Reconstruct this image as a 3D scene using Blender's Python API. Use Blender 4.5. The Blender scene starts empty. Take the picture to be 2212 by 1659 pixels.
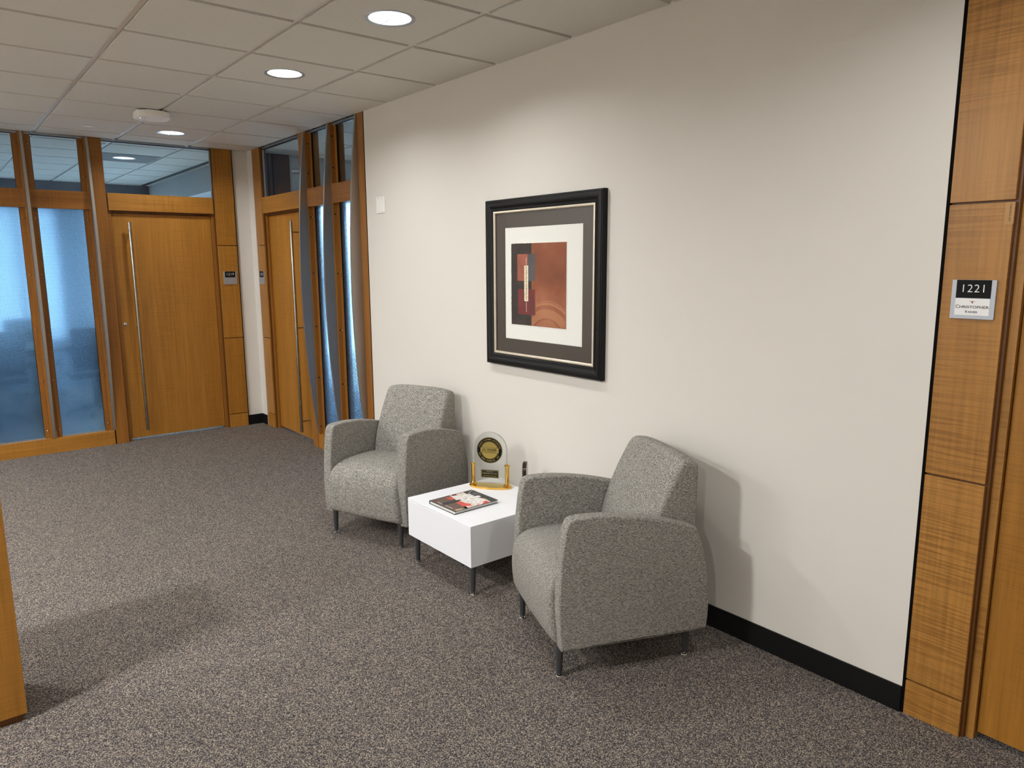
import bpy, bmesh, math, random
from mathutils import Vector, Matrix
random.seed(7)
S = bpy.context.scene
COL = S.collection
PI = math.pi

# ------------------------------------------------------------------ camera
CAM = Vector((-2.6175, -3.9571, 1.6293))
YAW, PITCH, ROLL, FPX = math.radians(39.011), math.radians(-9.538), math.radians(-0.308), 1559.5
fw = Vector((math.sin(YAW) * math.cos(PITCH), math.cos(YAW) * math.cos(PITCH), math.sin(PITCH)))
r0 = Vector((math.cos(YAW), -math.sin(YAW), 0)); u0 = r0.cross(fw)
cr, sr = math.cos(ROLL), math.sin(ROLL)
rr = cr * r0 + sr * u0; uu = -sr * r0 + cr * u0
cd = bpy.data.cameras.new('camera'); cam = bpy.data.objects.new('camera', cd); COL.objects.link(cam)
cam.matrix_world = Matrix((( rr.x, uu.x, -fw.x, CAM.x), (rr.y, uu.y, -fw.y, CAM.y), (rr.z, uu.z, -fw.z, CAM.z), (0, 0, 0, 1)))
cd.sensor_fit = 'HORIZONTAL'; cd.sensor_width = 36.0; cd.lens = FPX / 2212 * 36.0
cd.clip_start = 0.02; cd.clip_end = 200
S.camera = cam

# ------------------------------------------------------------------ world, exposure
SKY = (0.54, 0.77, 1.0); SKY_STRENGTH = 18.5
DOWNLIGHT_W = 10.0; LOBBY_W = 56.0; OFFICE_W = 4.0
w = bpy.data.worlds.new('world'); S.world = w; w.use_nodes = True
wn = w.node_tree; wn.nodes.clear()
wo = wn.nodes.new('ShaderNodeOutputWorld'); wb = wn.nodes.new('ShaderNodeBackground')
wt = wn.nodes.new('ShaderNodeTexCoord'); ws = wn.nodes.new('ShaderNodeSeparateXYZ'); wr = wn.nodes.new('ShaderNodeValToRGB')
wn.links.new(wt.outputs['Generated'], ws.inputs[0]); wn.links.new(ws.outputs['Z'], wr.inputs[0])
wr.color_ramp.elements[0].position = 0.0; wr.color_ramp.elements[0].color = (0.16, 0.24, 0.34, 1)
wr.color_ramp.elements[1].position = 0.06; wr.color_ramp.elements[1].color = (*SKY, 1)
wn.links.new(wr.outputs[0], wb.inputs[0]); wb.inputs[1].default_value = SKY_STRENGTH
wn.links.new(wb.outputs[0], wo.inputs[0])
vs = S.view_settings
vs.view_transform = 'Standard'; vs.look = 'None'; vs.exposure = 0.0; vs.gamma = 1.0; vs.use_curve_mapping = False

# ------------------------------------------------------------------ constants
H = 2.716          # ceiling
T = 0.6096         # ceiling module
XC = -0.5435       # first grid line beside the right wall
YB = 3.369         # face of the glazed back partition

# ------------------------------------------------------------------ materials
def lin(c):
    f = lambda v: v / 12.92 if v <= 0.04045 else ((v + 0.055) / 1.055) ** 2.4
    return tuple(f(v / 255.0) for v in c) + (1.0,)
MATS = {}
def nt(name):
    m = bpy.data.materials.new(name); m.use_nodes = True; t = m.node_tree; t.nodes.clear()
    o = t.nodes.new('ShaderNodeOutputMaterial'); MATS[name] = m
    return m, t, o
def N(t, typ, **k):
    n = t.nodes.new(typ)
    for a, b in k.items(): setattr(n, a, b)
    return n
def pr(t, o, col=(200, 200, 200), rough=0.6, metal=0.0, spec=0.5):
    b = N(t, 'ShaderNodeBsdfPrincipled'); b.inputs['Base Color'].default_value = lin(col)
    b.inputs['Roughness'].default_value = rough; b.inputs['Metallic'].default_value = metal
    b.inputs['Specular IOR Level'].default_value = spec
    t.links.new(b.outputs[0], o.inputs[0]); return b
def ramp(t, stops, interp='LINEAR'):
    r = N(t, 'ShaderNodeValToRGB'); e = r.color_ramp; e.interpolation = interp
    while len(e.elements) < len(stops): e.elements.new(0.5)
    for el, (p, c) in zip(e.elements, stops): el.position = p; el.color = c if len(c) == 4 else lin(c)
    return r
def uvmap(t, sx=1, sy=1, rnd=False):
    u = N(t, 'ShaderNodeUVMap'); u.uv_map = 'UVMap'
    m = N(t, 'ShaderNodeMapping'); m.inputs['Scale'].default_value = (sx, sy, 1)
    if rnd:
        oi = N(t, 'ShaderNodeObjectInfo'); mu = N(t, 'ShaderNodeMath', operation='MULTIPLY'); mu.inputs[1].default_value = 31.7
        t.links.new(oi.outputs['Random'], mu.inputs[0])
        ad = N(t, 'ShaderNodeVectorMath', operation='ADD'); cx = N(t, 'ShaderNodeCombineXYZ')
        t.links.new(mu.outputs[0], cx.inputs[0]); t.links.new(mu.outputs[0], cx.inputs[1]); t.links.new(mu.outputs[0], cx.inputs[2])
        t.links.new(u.outputs[0], ad.inputs[0]); t.links.new(cx.outputs[0], ad.inputs[1]); t.links.new(ad.outputs[0], m.inputs[0])
    else: t.links.new(u.outputs[0], m.inputs[0])
    return m
def noise(t, vec, scale, detail=2, rough=0.5, dist=0):
    n = N(t, 'ShaderNodeTexNoise'); n.inputs['Scale'].default_value = scale; n.inputs['Detail'].default_value = detail
    n.inputs['Roughness'].default_value = rough; n.inputs['Distortion'].default_value = dist
    if vec: t.links.new(vec.outputs[0], n.inputs['Vector'])
    return n
def bump(t, b, h, strength=0.2, dist=0.002):
    n = N(t, 'ShaderNodeBump'); n.inputs['Strength'].default_value = strength; n.inputs['Distance'].default_value = dist
    t.links.new(h, n.inputs['Height']); t.links.new(n.outputs[0], b.inputs['Normal'])
def mixc(t, fac, a, b, mode='MIX'):
    m = N(t, 'ShaderNodeMix', data_type='RGBA', blend_type=mode)
    if isinstance(fac, (int, float)): m.inputs[0].default_value = fac
    else: t.links.new(fac, m.inputs[0])
    for i, v in ((6, a), (7, b)):
        if isinstance(v, tuple): m.inputs[i].default_value = v if len(v) == 4 else lin(v)
        else: t.links.new(v, m.inputs[i])
    return m.outputs[2]
def plain(name, col, rough=0.6, metal=0.0, spec=0.5, var=0.0, vs_=60):
    m, t, o = nt(name); b = pr(t, o, col, rough, metal, spec)
    n = noise(t, uvmap(t, rnd=True), vs_, 3)
    if var:
        r = ramp(t, [(0.3, tuple(max(0, c * (1 - var)) for c in col)), (0.7, tuple(min(255, c * (1 + var)) for c in col))])
        t.links.new(n.outputs[0], r.inputs[0]); t.links.new(r.outputs[0], b.inputs['Base Color'])
    else:
        mr = N(t, 'ShaderNodeMapRange'); mr.inputs[3].default_value = max(0, rough - 0.04); mr.inputs[4].default_value = min(1, rough + 0.04)
        t.links.new(n.outputs[0], mr.inputs[0]); t.links.new(mr.outputs[0], b.inputs['Roughness'])
    return m

def m_wall(name, col):
    m, t, o = nt(name); b = pr(t, o, col, 0.75, 0, 0.25)
    n = noise(t, uvmap(t), 900, 2); bump(t, b, n.outputs[0], 0.10, 0.0008)
m_wall('wall_paint', (226, 220, 211)); m_wall('office_paint', (198, 198, 196))
def m_tile(name, col):
    m, t, o = nt(name); b = pr(t, o, col, 0.95, 0, 0.1)
    n = noise(t, uvmap(t, rnd=True), 330, 3, 0.7)
    r = ramp(t, [(0.35, tuple(c * 0.93 for c in col)), (0.6, col)])
    t.links.new(n.outputs[0], r.inputs[0]); t.links.new(r.outputs[0], b.inputs['Base Color']); bump(t, b, n.outputs[0], 0.25, 0.001)
m_tile('ceiling_tile', (228, 224, 214)); m_tile('ceiling_tile_grey', (150, 150, 148))
plain('grid_metal', (214, 208, 200), 0.35)
def m_wood(name, vert=True, light=(186, 133, 74), dark=(150, 98, 44), fid=0.5):
    m, t, o = nt(name); b = pr(t, o, light, 0.36, 0, 0.42)
    a, c = (1, 0.03) if vert else (0.03, 1)
    grain = noise(t, uvmap(t, a * 1.0, c * 1.0, True), 70, 4, 0.6)
    broad = noise(t, uvmap(t, a, c, True), 9, 2)
    r1 = ramp(t, [(0.3, dark), (0.7, light)]); t.links.new(broad.outputs[0], r1.inputs[0])
    g = ramp(t, [(0.3, (0.74, 0.74, 0.74, 1)), (0.65, (1, 1, 1, 1))]); t.links.new(grain.outputs[0], g.inputs[0])
    c1 = mixc(t, 1.0, r1.outputs[0], g.outputs[0], 'MULTIPLY')
    # fiddleback figure: ripples across the grain, in patches
    a, c = (0.035, 1) if vert else (1, 0.035)
    fb = noise(t, uvmap(t, a, c, True), 135, 1, 0.4, 0.2)
    patch = noise(t, uvmap(t, 1.6 if vert else 0.8, 0.8 if vert else 1.6, True), 2.2, 2)
    pm = ramp(t, [(0.36, (0, 0, 0, 1)), (0.58, (fid, fid, fid, 1))]); t.links.new(patch.outputs[0], pm.inputs[0])
    fr = ramp(t, [(0.38, (0.62, 0.58, 0.52, 1)), (0.56, (1, 1, 1, 1))]); t.links.new(fb.outputs[0], fr.inputs[0])
    c2 = mixc(t, 1.0, c1, fr.outputs[0], 'MULTIPLY'); c3 = mixc(t, pm.outputs[0], c1, c2)
    t.links.new(c3, b.inputs['Base Color'])
m_wood('wood_v', True, (184, 127, 50), (166, 111, 40), 0.30); m_wood('wood_h', False, (184, 127, 50), (166, 111, 40), 0.45); m_wood('wood_fig', True, (188, 134, 66), (172, 118, 52), 0.75)
m_wood('wood_frame', True, (168, 111, 46), (146, 92, 34), 0.3); m_wood('wood_frame_h', False, (168, 111, 48), (146, 92, 36), 0.5)
m_wood('wood_edge', True, (112, 68, 28), (92, 52, 20), 0.3)

def m_carpet():
    m, t, o = nt('carpet'); b = pr(t, o, (90, 84, 80), 0.95, 0, 0.1)
    mp = uvmap(t)
    v = N(t, 'ShaderNodeTexVoronoi'); v.inputs['Scale'].default_value = 330
    nd = noise(t, mp, 120, 1); ad = N(t, 'ShaderNodeVectorMath', operation='MULTIPLY_ADD'); ad.inputs[1].default_value = (0.004, 0.004, 0)
    t.links.new(nd.outputs[1], ad.inputs[0]); t.links.new(mp.outputs[0], ad.inputs[2]); t.links.new(ad.outputs[0], v.inputs['Vector'])
    sp = N(t, 'ShaderNodeSeparateColor'); t.links.new(v.outputs['Color'], sp.inputs[0])
    n2 = noise(t, mp, 75, 2)
    mx = N(t, 'ShaderNodeMath', operation='MULTIPLY_ADD'); mx.inputs[1].default_value = 0.90
    t.links.new(sp.outputs[0], mx.inputs[0])
    m3 = N(t, 'ShaderNodeMath', operation='MULTIPLY'); m3.inputs[1].default_value = 0.14; t.links.new(n2.outputs[0], m3.inputs[0]); t.links.new(m3.outputs[0], mx.inputs[2])
    r = ramp(t, [(0.0, (58, 56, 60)), (0.30, (84, 80, 83)), (0.50, (112, 106, 105)), (0.66, (138, 129, 121)), (0.82, (188, 174, 155)), (1.0, (216, 203, 183))])
    t.links.new(mx.outputs[0], r.inputs[0])
    ed = ramp(t, [(0.0, (1, 1, 1, 1)), (0.75, (0.55, 0.53, 0.53, 1))]); ml = N(t, 'ShaderNodeMath', operation='MULTIPLY'); ml.inputs[1].default_value = 1.0
    t.links.new(v.outputs['Distance'], ml.inputs[0]); t.links.new(ml.outputs[0], ed.inputs[0])
    c = mixc(t, 1.0, r.outputs[0], ed.outputs[0], 'MULTIPLY')
    t.links.new(c, b.inputs['Base Color'])
    iv = N(t, 'ShaderNodeMath', operation='SUBTRACT'); iv.inputs[0].default_value = 1; t.links.new(v.outputs['Distance'], iv.inputs[1])
    bump(t, b, iv.outputs[0], 0.7, 0.003)
m_carpet()

def m_fabric():
    m, t, o = nt('tweed'); b = pr(t, o, (170, 165, 155), 0.92, 0, 0.15)
    weft = noise(t, uvmap(t, 0.16, 1.0, True), 760, 2, 0.55)      # threads running across
    warp = noise(t, uvmap(t, 1.0, 0.24, True), 700, 2, 0.55)
    speck = noise(t, uvmap(t, 1, 1, True), 330, 2, 0.7)
    r1 = ramp(t, [(0.36, (40, 39, 40)), (0.45, (108, 106, 103)), (0.55, (196, 190, 180)), (0.70, (232, 226, 214))]); t.links.new(weft.outputs[0], r1.inputs[0])
    r2 = ramp(t, [(0.36, (56, 57, 60)), (0.5, (146, 142, 136)), (0.64, (206, 201, 190))]); t.links.new(warp.outputs[0], r2.inputs[0])
    c = mixc(t, 0.45, r1.outputs[0], r2.outputs[0])
    tint = ramp(t, [(0.32, (120, 128, 140)), (0.45, (255, 255, 255)), (0.58, (255, 255, 255)), (0.72, (208, 178, 146))]); t.links.new(speck.outputs[0], tint.inputs[0])
    wv = N(t, 'ShaderNodeTexWave', wave_type='BANDS', bands_direction='Y'); wv.inputs['Scale'].default_value = 84; wv.inputs['Distortion'].default_value = 1.6; wv.inputs['Detail'].default_value = 2; wv.inputs['Detail Scale'].default_value = 3.0
    t.links.new(uvmap(t).outputs[0], wv.inputs['Vector'])
    wr2 = ramp(t, [(0.1, (0.72, 0.71, 0.70, 1)), (0.55, (1, 1, 1, 1))]); t.links.new(wv.outputs[0], wr2.inputs[0])
    c = mixc(t, 0.8, c, wr2.outputs[0], 'MULTIPLY')
    c2 = mixc(t, 0.55, c, tint.outputs[0], 'MULTIPLY')
    t.links.new(c2, b.inputs['Base Color'])
    ad = N(t, 'ShaderNodeMath', operation='ADD'); t.links.new(weft.outputs[0], ad.inputs[0]); t.links.new(warp.outputs[0], ad.inputs[1])
    bump(t, b, ad.outputs[0], 0.5, 0.002)
m_fabric()

def m_metal(name, col, rough, aniso_scale=(400, 4)):
    m, t, o = nt(name); b = pr(t, o, col, rough, 1.0)
    n = noise(t, uvmap(t, *aniso_scale), 1.0, 3)
    mr = N(t, 'ShaderNodeMapRange'); mr.inputs[3].default_value = max(0.02, rough * 0.75); mr.inputs[4].default_value = rough * 1.3
    t.links.new(n.outputs[0], mr.inputs[0]); t.links.new(mr.outputs[0], b.inputs['Roughness'])
m_metal('brushed_steel', (178, 173, 165), 0.48); m_metal('handle_steel', (172, 166, 156), 0.26); m_metal('screw_steel', (215, 205, 190), 0.2)
m_metal('chrome', (225, 225, 225), 0.08); m_metal('gold', (236, 188, 92), 0.12, (30, 30)); m_metal('gold_satin', (206, 186, 110), 0.35, (60, 60))
m_metal('aluminium', (190, 196, 204), 0.4); m_metal('dark_chrome', (110, 106, 98), 0.1, (30, 30)); m_metal('silver_leaf', (216, 204, 186), 0.38, (90, 90))
plain('leg_metal', (62, 62, 64), 0.42, 0.0, 0.5)
plain('laminate_white', (244, 244, 248), 0.34, 0, 0.4)
plain('black_rubber', (16, 16, 17), 0.45, 0, 0.3)
plain('reveal_black', (12, 9, 7), 0.9, 0, 0.1)
plain('frame_black', (11, 10, 10), 0.42, 0, 0.28)
plain('mat_brown', (66, 56, 48), 0.3, 0, 0.6)
plain('mat_white', (238, 236, 228), 0.85, 0, 0.2)
plain('paper_white', (240, 238, 232), 0.8, 0, 0.2, 0.03, 200)
plain('page_block', (222, 220, 214), 0.85, 0, 0.2, 0.06, 500)
plain('plastic_white', (246, 243, 236), 0.45)
plain('sign_silver', (176, 180, 188), 0.42, 0.55)
plain('sign_black', (14, 14, 15), 0.6, 0, 0.2); plain('sign_white', (240, 238, 236), 0.5)
plain('ink_white', (244, 244, 240), 0.5); plain('ink_dark', (58, 50, 50), 0.6); plain('ink_brown', (122, 66, 44), 0.6)
plain('gloss_black', (10, 10, 10), 0.12); plain('tape_tan', (176, 128, 66), 0.35); plain('tape_ink', (112, 78, 38), 0.6)
plain('art_dark', (64, 56, 52), 0.6, 0, 0.3, 0.08, 14); plain('art_rose', (158, 92, 74), 0.6, 0, 0.3, 0.1, 12)
plain('art_slate', (92, 88, 88), 0.6, 0, 0.3, 0.06, 10); plain('art_wine', (118, 58, 54), 0.6, 0, 0.3, 0.08, 10); plain('art_wine_dark', (104, 48, 46), 0.6)
plain('art_cream', (236, 220, 188), 0.6, 0, 0.3, 0.08, 60); plain('art_black', (26, 22, 20), 0.6); plain('art_line', (212, 154, 108), 0.5)
def m_copper():
    m, t, o = nt('art_copper'); b = pr(t, o, (178, 106, 72), 0.6, 0, 0.3)
    n = noise(t, uvmap(t), 3.4, 3, 0.5)
    r = ramp(t, [(0.25, (110, 66, 46)), (0.5, (146, 86, 60)), (0.75, (176, 114, 86))]); t.links.new(n.outputs[0], r.inputs[0]); t.links.new(r.outputs[0], b.inputs['Base Color'])
m_copper()
for nm, c in dict(book_brown=(104, 84, 74), book_grey=(92, 94, 98), book_red=(214, 84, 76), book_wine=(120, 34, 52), book_cream=(228, 208, 190), book_white=(244, 242, 240), book_navy=(52, 56, 62), book_sand=(206, 178, 140)).items():
    plain(nm, c, 0.35, 0, 0.5, 0.06, 40)
plain('dark_furniture', (26, 28, 36), 0.6); plain('office_table', (34, 30, 32), 0.45); plain('black_plastic', (24, 24, 26), 0.4)
def m_shade():
    m, t, o = nt('shade_fabric'); d = N(t, 'ShaderNodeBsdfDiffuse'); d.inputs[0].default_value = lin((200, 204, 208)); tl = N(t, 'ShaderNodeBsdfTranslucent')
    n = noise(t, uvmap(t), 300, 2); r = ramp(t, [(0.3, (0.62, 0.64, 0.66, 1)), (0.7, (0.72, 0.74, 0.76, 1))]); t.links.new(n.outputs[0], r.inputs[0]); t.links.new(r.outputs[0], tl.inputs[0])
    mx = N(t, 'ShaderNodeMixShader'); mx.inputs[0].default_value = 0.52; t.links.new(d.outputs[0], mx.inputs[1]); t.links.new(tl.outputs[0], mx.inputs[2]); t.links.new(mx.outputs[0], o.inputs[0])
m_shade()
plain('pier_grey', (96, 100, 108), 0.8); plain('blind_fabric', (196, 200, 204), 0.8)  # pier_grey: grey office walls; on the far wall it stands for backlit shade

def m_emit(name, col, s):
    m, t, o = nt(name); e = N(t, 'ShaderNodeEmission'); e.inputs[0].default_value = lin(col); e.inputs[1].default_value = s; t.links.new(e.outputs[0], o.inputs[0])
m_emit('lens_glow', (236, 246, 255), 2.2); m_emit('led_glow', (200, 190, 255), 4.0)

def m_clear_glass():
    m, t, o = nt('clear_glass')
    tr = N(t, 'ShaderNodeBsdfTransparent'); tr.inputs[0].default_value = (0.93, 0.96, 0.97, 1)
    gl = N(t, 'ShaderNodeBsdfGlossy'); gl.inputs['Roughness'].default_value = 0.01
    fr = N(t, 'ShaderNodeFresnel'); fr.inputs[0].default_value = 1.45; mx = N(t, 'ShaderNodeMixShader')
    ge = N(t, 'ShaderNodeNewGeometry'); iv = N(t, 'ShaderNodeMath', operation='SUBTRACT'); iv.inputs[0].default_value = 1.0; t.links.new(ge.outputs['Backfacing'], iv.inputs[1])
    ff = N(t, 'ShaderNodeMath', operation='MULTIPLY'); t.links.new(fr.outputs[0], ff.inputs[0]); t.links.new(iv.outputs[0], ff.inputs[1])   # one reflection per pane
    t.links.new(ff.outputs[0], mx.inputs[0]); t.links.new(tr.outputs[0], mx.inputs[1]); t.links.new(gl.outputs[0], mx.inputs[2]); t.links.new(mx.outputs[0], o.inputs[0])
m_clear_glass()
def m_pattern_glass():
    m, t, o = nt('pattern_glass')
    g = N(t, 'ShaderNodeBsdfGlass'); g.inputs['IOR'].default_value = 1.45; g.inputs['Roughness'].default_value = 0.11; g.inputs['Color'].default_value = (0.80, 0.93, 1, 1)
    mp = uvmap(t, 1 / 0.0096, 1 / 0.0096); fr = N(t, 'ShaderNodeVectorMath', operation='FRACTION'); t.links.new(mp.outputs[0], fr.inputs[0])
    sb = N(t, 'ShaderNodeVectorMath', operation='SUBTRACT'); sb.inputs[1].default_value = (0.5, 0.5, 0); t.links.new(fr.outputs[0], sb.inputs[0])
    sx = N(t, 'ShaderNodeSeparateXYZ'); t.links.new(sb.outputs[0], sx.inputs[0])
    ax = N(t, 'ShaderNodeMath', operation='ABSOLUTE'); ay = N(t, 'ShaderNodeMath', operation='ABSOLUTE'); mxx = N(t, 'ShaderNodeMath', operation='MAXIMUM')
    t.links.new(sx.outputs[0], ax.inputs[0]); t.links.new(sx.outputs[1], ay.inputs[0]); t.links.new(ax.outputs[0], mxx.inputs[0]); t.links.new(ay.outputs[0], mxx.inputs[1])
    dot = N(t, 'ShaderNodeMapRange', interpolation_type='SMOOTHSTEP'); dot.inputs[1].default_value = 0.38; dot.inputs[2].default_value = 0.20; t.links.new(mxx.outputs[0], dot.inputs[0])
    bp = N(t, 'ShaderNodeBump'); bp.inputs['Strength'].default_value = 0.38; bp.inputs['Distance'].default_value = 0.0012
    t.links.new(dot.outputs[0], bp.inputs['Height']); t.links.new(bp.outputs[0], g.inputs['Normal'])
    tl = N(t, 'ShaderNodeBsdfTranslucent'); tl.inputs[0].default_value = (0.34, 0.50, 0.72, 1)
    ms = N(t, 'ShaderNodeMath', operation='MULTIPLY'); ms.inputs[1].default_value = 0.34; t.links.new(dot.outputs[0], ms.inputs[0])
    mx = N(t, 'ShaderNodeMixShader'); t.links.new(ms.outputs[0], mx.inputs[0]); t.links.new(g.outputs[0], mx.inputs[1]); t.links.new(tl.outputs[0], mx.inputs[2])
    t.links.new(mx.outputs[0], o.inputs[0])
m_pattern_glass()
def m_acrylic():
    m, t, o = nt('acrylic'); g = N(t, 'ShaderNodeBsdfGlass'); g.inputs['IOR'].default_value = 1.49; g.inputs['Roughness'].default_value = 0.0
    g.inputs['Color'].default_value = (0.97, 0.98, 0.97, 1)
    tr = N(t, 'ShaderNodeBsdfTransparent'); tr.inputs[0].default_value = (0.95, 0.96, 0.95, 1); mx = N(t, 'ShaderNodeMixShader'); mx.inputs[0].default_value = 0.5
    t.links.new(tr.outputs[0], mx.inputs[1]); t.links.new(g.outputs[0], mx.inputs[2]); t.links.new(mx.outputs[0], o.inputs[0])
m_acrylic()

# ------------------------------------------------------------------ mesh helpers
def finish(me, mat, smooth=None):
    uv = me.uv_layers.new(name='UVMap')
    for p in me.polygons:
        n = p.normal; a = (abs(n.x), abs(n.y), abs(n.z)); k = a.index(max(a))
        for li in p.loop_indices:
            c = me.vertices[me.loops[li].vertex_index].co
            uv.data[li].uv = (c.y, c.z) if k == 0 else (c.x, c.z) if k == 1 else (c.x, c.y)
    if smooth is not None:
        for p in me.polygons: p.use_smooth = True
        me.set_sharp_from_angle(angle=math.radians(smooth))
    if mat: me.materials.append(MATS[mat])
def link(name, me, parent=None, loc=None):
    o = bpy.data.objects.new(name, me); COL.objects.link(o)
    if parent: o.parent = parent
    if loc is not None: o.location = loc
    return o
def mk(name, verts, faces, mat, parent=None, smooth=None, loc=None):
    me = bpy.data.meshes.new(name); me.from_pydata([tuple(v) for v in verts], [], faces); me.update()
    bm = bmesh.new(); bm.from_mesh(me); bmesh.ops.recalc_face_normals(bm, faces=bm.faces); bm.to_mesh(me); bm.free(); me.update()
    finish(me, mat, smooth); return link(name, me, parent, loc)
def from_bm(name, bm, mat, parent=None, smooth=None, loc=None):
    bmesh.ops.recalc_face_normals(bm, faces=bm.faces)
    me = bpy.data.meshes.new(name); bm.to_mesh(me); bm.free(); me.update(); finish(me, mat, smooth); return link(name, me, parent, loc)
def bbox_bm(bm, a, b):
    v = [bm.verts.new((x, y, z)) for x in (a[0], b[0]) for y in (a[1], b[1]) for z in (a[2], b[2])]
    for f in ((0, 1, 3, 2), (4, 6, 7, 5), (0, 4, 5, 1), (2, 3, 7, 6), (0, 2, 6, 4), (1, 5, 7, 3)): bm.faces.new([v[i] for i in f])
def box(name, a, b, mat, parent=None, bev=0.0, seg=1, loc=None, smooth=None):
    a, b = [min(p, q) for p, q in zip(a, b)], [max(p, q) for p, q in zip(a, b)]
    bm = bmesh.new(); bbox_bm(bm, a, b)
    if bev: bmesh.ops.bevel(bm, geom=bm.edges[:], offset=bev, segments=seg, profile=0.5, affect='EDGES')
    return from_bm(name, bm, mat, parent, smooth if smooth else (40 if bev and seg > 1 else None), loc)
def boxes(name, lst, mat, parent=None, loc=None):
    bm = bmesh.new()
    for a, b in lst: bbox_bm(bm, [min(p, q) for p, q in zip(a, b)], [max(p, q) for p, q in zip(a, b)])
    return from_bm(name, bm, mat, parent, None, loc)
def lathe(name, prof, mat, parent=None, seg=24, loc=None, axis='z', smooth=40):
    vs_, fs = [], []; n = len(prof)
    for i in range(seg):
        a = 2 * PI * i / seg
        for r, h in prof:
            p = (r * math.cos(a), r * math.sin(a), h)
            vs_.append(p if axis == 'z' else (p[2], p[0], p[1]) if axis == 'x' else (p[0], p[2], p[1]))
    for i in range(seg):
        j = (i + 1) % seg
        for k in range(n - 1): fs.append((i * n + k, j * n + k, j * n + k + 1, i * n + k + 1))
    bm = bmesh.new(); bv = [bm.verts.new(v) for v in vs_]
    for f in fs: bm.faces.new([bv[i] for i in f])
    bmesh.ops.remove_doubles(bm, verts=bm.verts, dist=1e-6)
    bmesh.ops.dissolve_degenerate(bm, edges=bm.edges, dist=1e-7)
    return from_bm(name, bm, mat, parent, smooth, loc)
def prism(name, poly, z0, z1, mat, parent=None, bev=0.0, seg=2, smooth=None, loc=None, M=None):
    bm = bmesh.new(); n = len(poly)
    lo = [bm.verts.new((x, y, z0)) for x, y in poly]; hi = [bm.verts.new((x, y, z1)) for x, y in poly]
    bm.faces.new(lo[::-1]); bm.faces.new(hi)
    for i in range(n): bm.faces.new((lo[i], lo[(i + 1) % n], hi[(i + 1) % n], hi[i]))
    if bev:
        es = [e for e in bm.edges if abs(e.verts[0].co.z - e.verts[1].co.z) < 1e-9]
        bmesh.ops.bevel(bm, geom=es, offset=bev, segments=seg, profile=0.5, affect='EDGES')
    if M is not None: bmesh.ops.transform(bm, matrix=M, verts=bm.verts)
    return from_bm(name, bm, mat, parent, smooth, loc)
def tube(name, pts, r, mat, parent=None, seg=8, smooth=60):
    vs_, fs = [], []; pts = [Vector(p) for p in pts]
    for i, p in enumerate(pts):
        d = (pts[min(i + 1, len(pts) - 1)] - pts[max(i - 1, 0)]).normalized()
        a = d.cross(Vector((0, 0, 1)) if abs(d.z) < 0.9 else Vector((1, 0, 0))).normalized(); b = d.cross(a)
        for k in range(seg): vs_.append(p + r * (math.cos(2 * PI * k / seg) * a + math.sin(2 * PI * k / seg) * b))
    for i in range(len(pts) - 1):
        for k in range(seg): fs.append((i * seg + k, i * seg + (k + 1) % seg, (i + 1) * seg + (k + 1) % seg, (i + 1) * seg + k))
    fs.append(tuple(range(seg))[::-1]); fs.append(tuple((len(pts) - 1) * seg + k for k in range(seg)))
    return mk(name, vs_, fs, mat, parent, smooth)
def loft(name, prof, hw, r, mat, parent=None, crown=None, x0=0.0, nseg=12, rs=5, taper=None, smooth=50):
    """closed (y,z) profile swept along x between -hw and hw, ends rounded by r; crown(xn, y, z) -> (dy, dz)"""
    n = len(prof); P = [Vector(p) for p in prof]
    area = sum(P[i].x * P[(i + 1) % n].y - P[(i + 1) % n].x * P[i].y for i in range(n))
    nor = []
    for i in range(n):
        d = (P[(i + 1) % n] - P[i - 1]).normalized(); q = Vector((d.y, -d.x)) * (1 if area > 0 else -1); nor.append(q)
    xs = [(-hw + r * (1 - math.cos(PI / 2 * k / rs)), r * (1 - math.sin(PI / 2 * k / rs))) for k in range(rs)]
    xs += [(-hw + r + (2 * hw - 2 * r) * k / nseg, 0) for k in range(nseg + 1)]
    xs += [(-x, e) for x, e in xs[:rs]][::-1]
    vs_, fs = [], []
    for x, e in xs:
        for p, q in zip(P, nor):
            y, z = p - q * e; xx = x
            if crown: dy, dz = crown(x / hw, p.x, p.y); y += dy; z += dz
            if taper: xx = x * taper(p.y)
            vs_.append((x0 + xx, y, z))
    m = len(xs)
    for i in range(m - 1):
        for k in range(n): fs.append((i * n + k, i * n + (k + 1) % n, (i + 1) * n + (k + 1) % n, (i + 1) * n + k))
    fs.append(tuple(range(n))); fs.append(tuple((m - 1) * n + k for k in range(n))[::-1])
    return mk(name, vs_, fs, mat, parent, smooth)
def smooth_poly(pts, it=2):
    for _ in range(it):
        o = []
        for i in range(len(pts)):
            a, b = Vector(pts[i]), Vector(pts[(i + 1) % len(pts)]); o += [a.lerp(b, 0.25), a.lerp(b, 0.75)]
        pts = o
    return [tuple(p) for p in pts]
def text(name, body, size, mat, parent, M, ext=0.0002, align='CENTER', sx=1.0, space=1.0, bold=0.0):
    cu = bpy.data.curves.new(name, 'FONT'); cu.body = body; cu.size = size; cu.extrude = ext; cu.align_x = align; cu.align_y = 'CENTER'
    cu.space_character = space; cu.offset = bold; cu.resolution_u = 3
    tmp = bpy.data.objects.new('tmp', cu); COL.objects.link(tmp)
    dg = bpy.context.evaluated_depsgraph_get(); me = bpy.data.meshes.new_from_object(tmp.evaluated_get(dg))
    bpy.data.objects.remove(tmp); bpy.data.curves.remove(cu)
    me.transform(M @ Matrix.Diagonal((sx, 1, 1, 1)))
    me.materials.clear(); me.update()
    if me.uv_layers: 
        while me.uv_layers: me.uv_layers.remove(me.uv_layers[0])
    finish(me, mat); me.name = name
    return link(name, me, parent)
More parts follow.
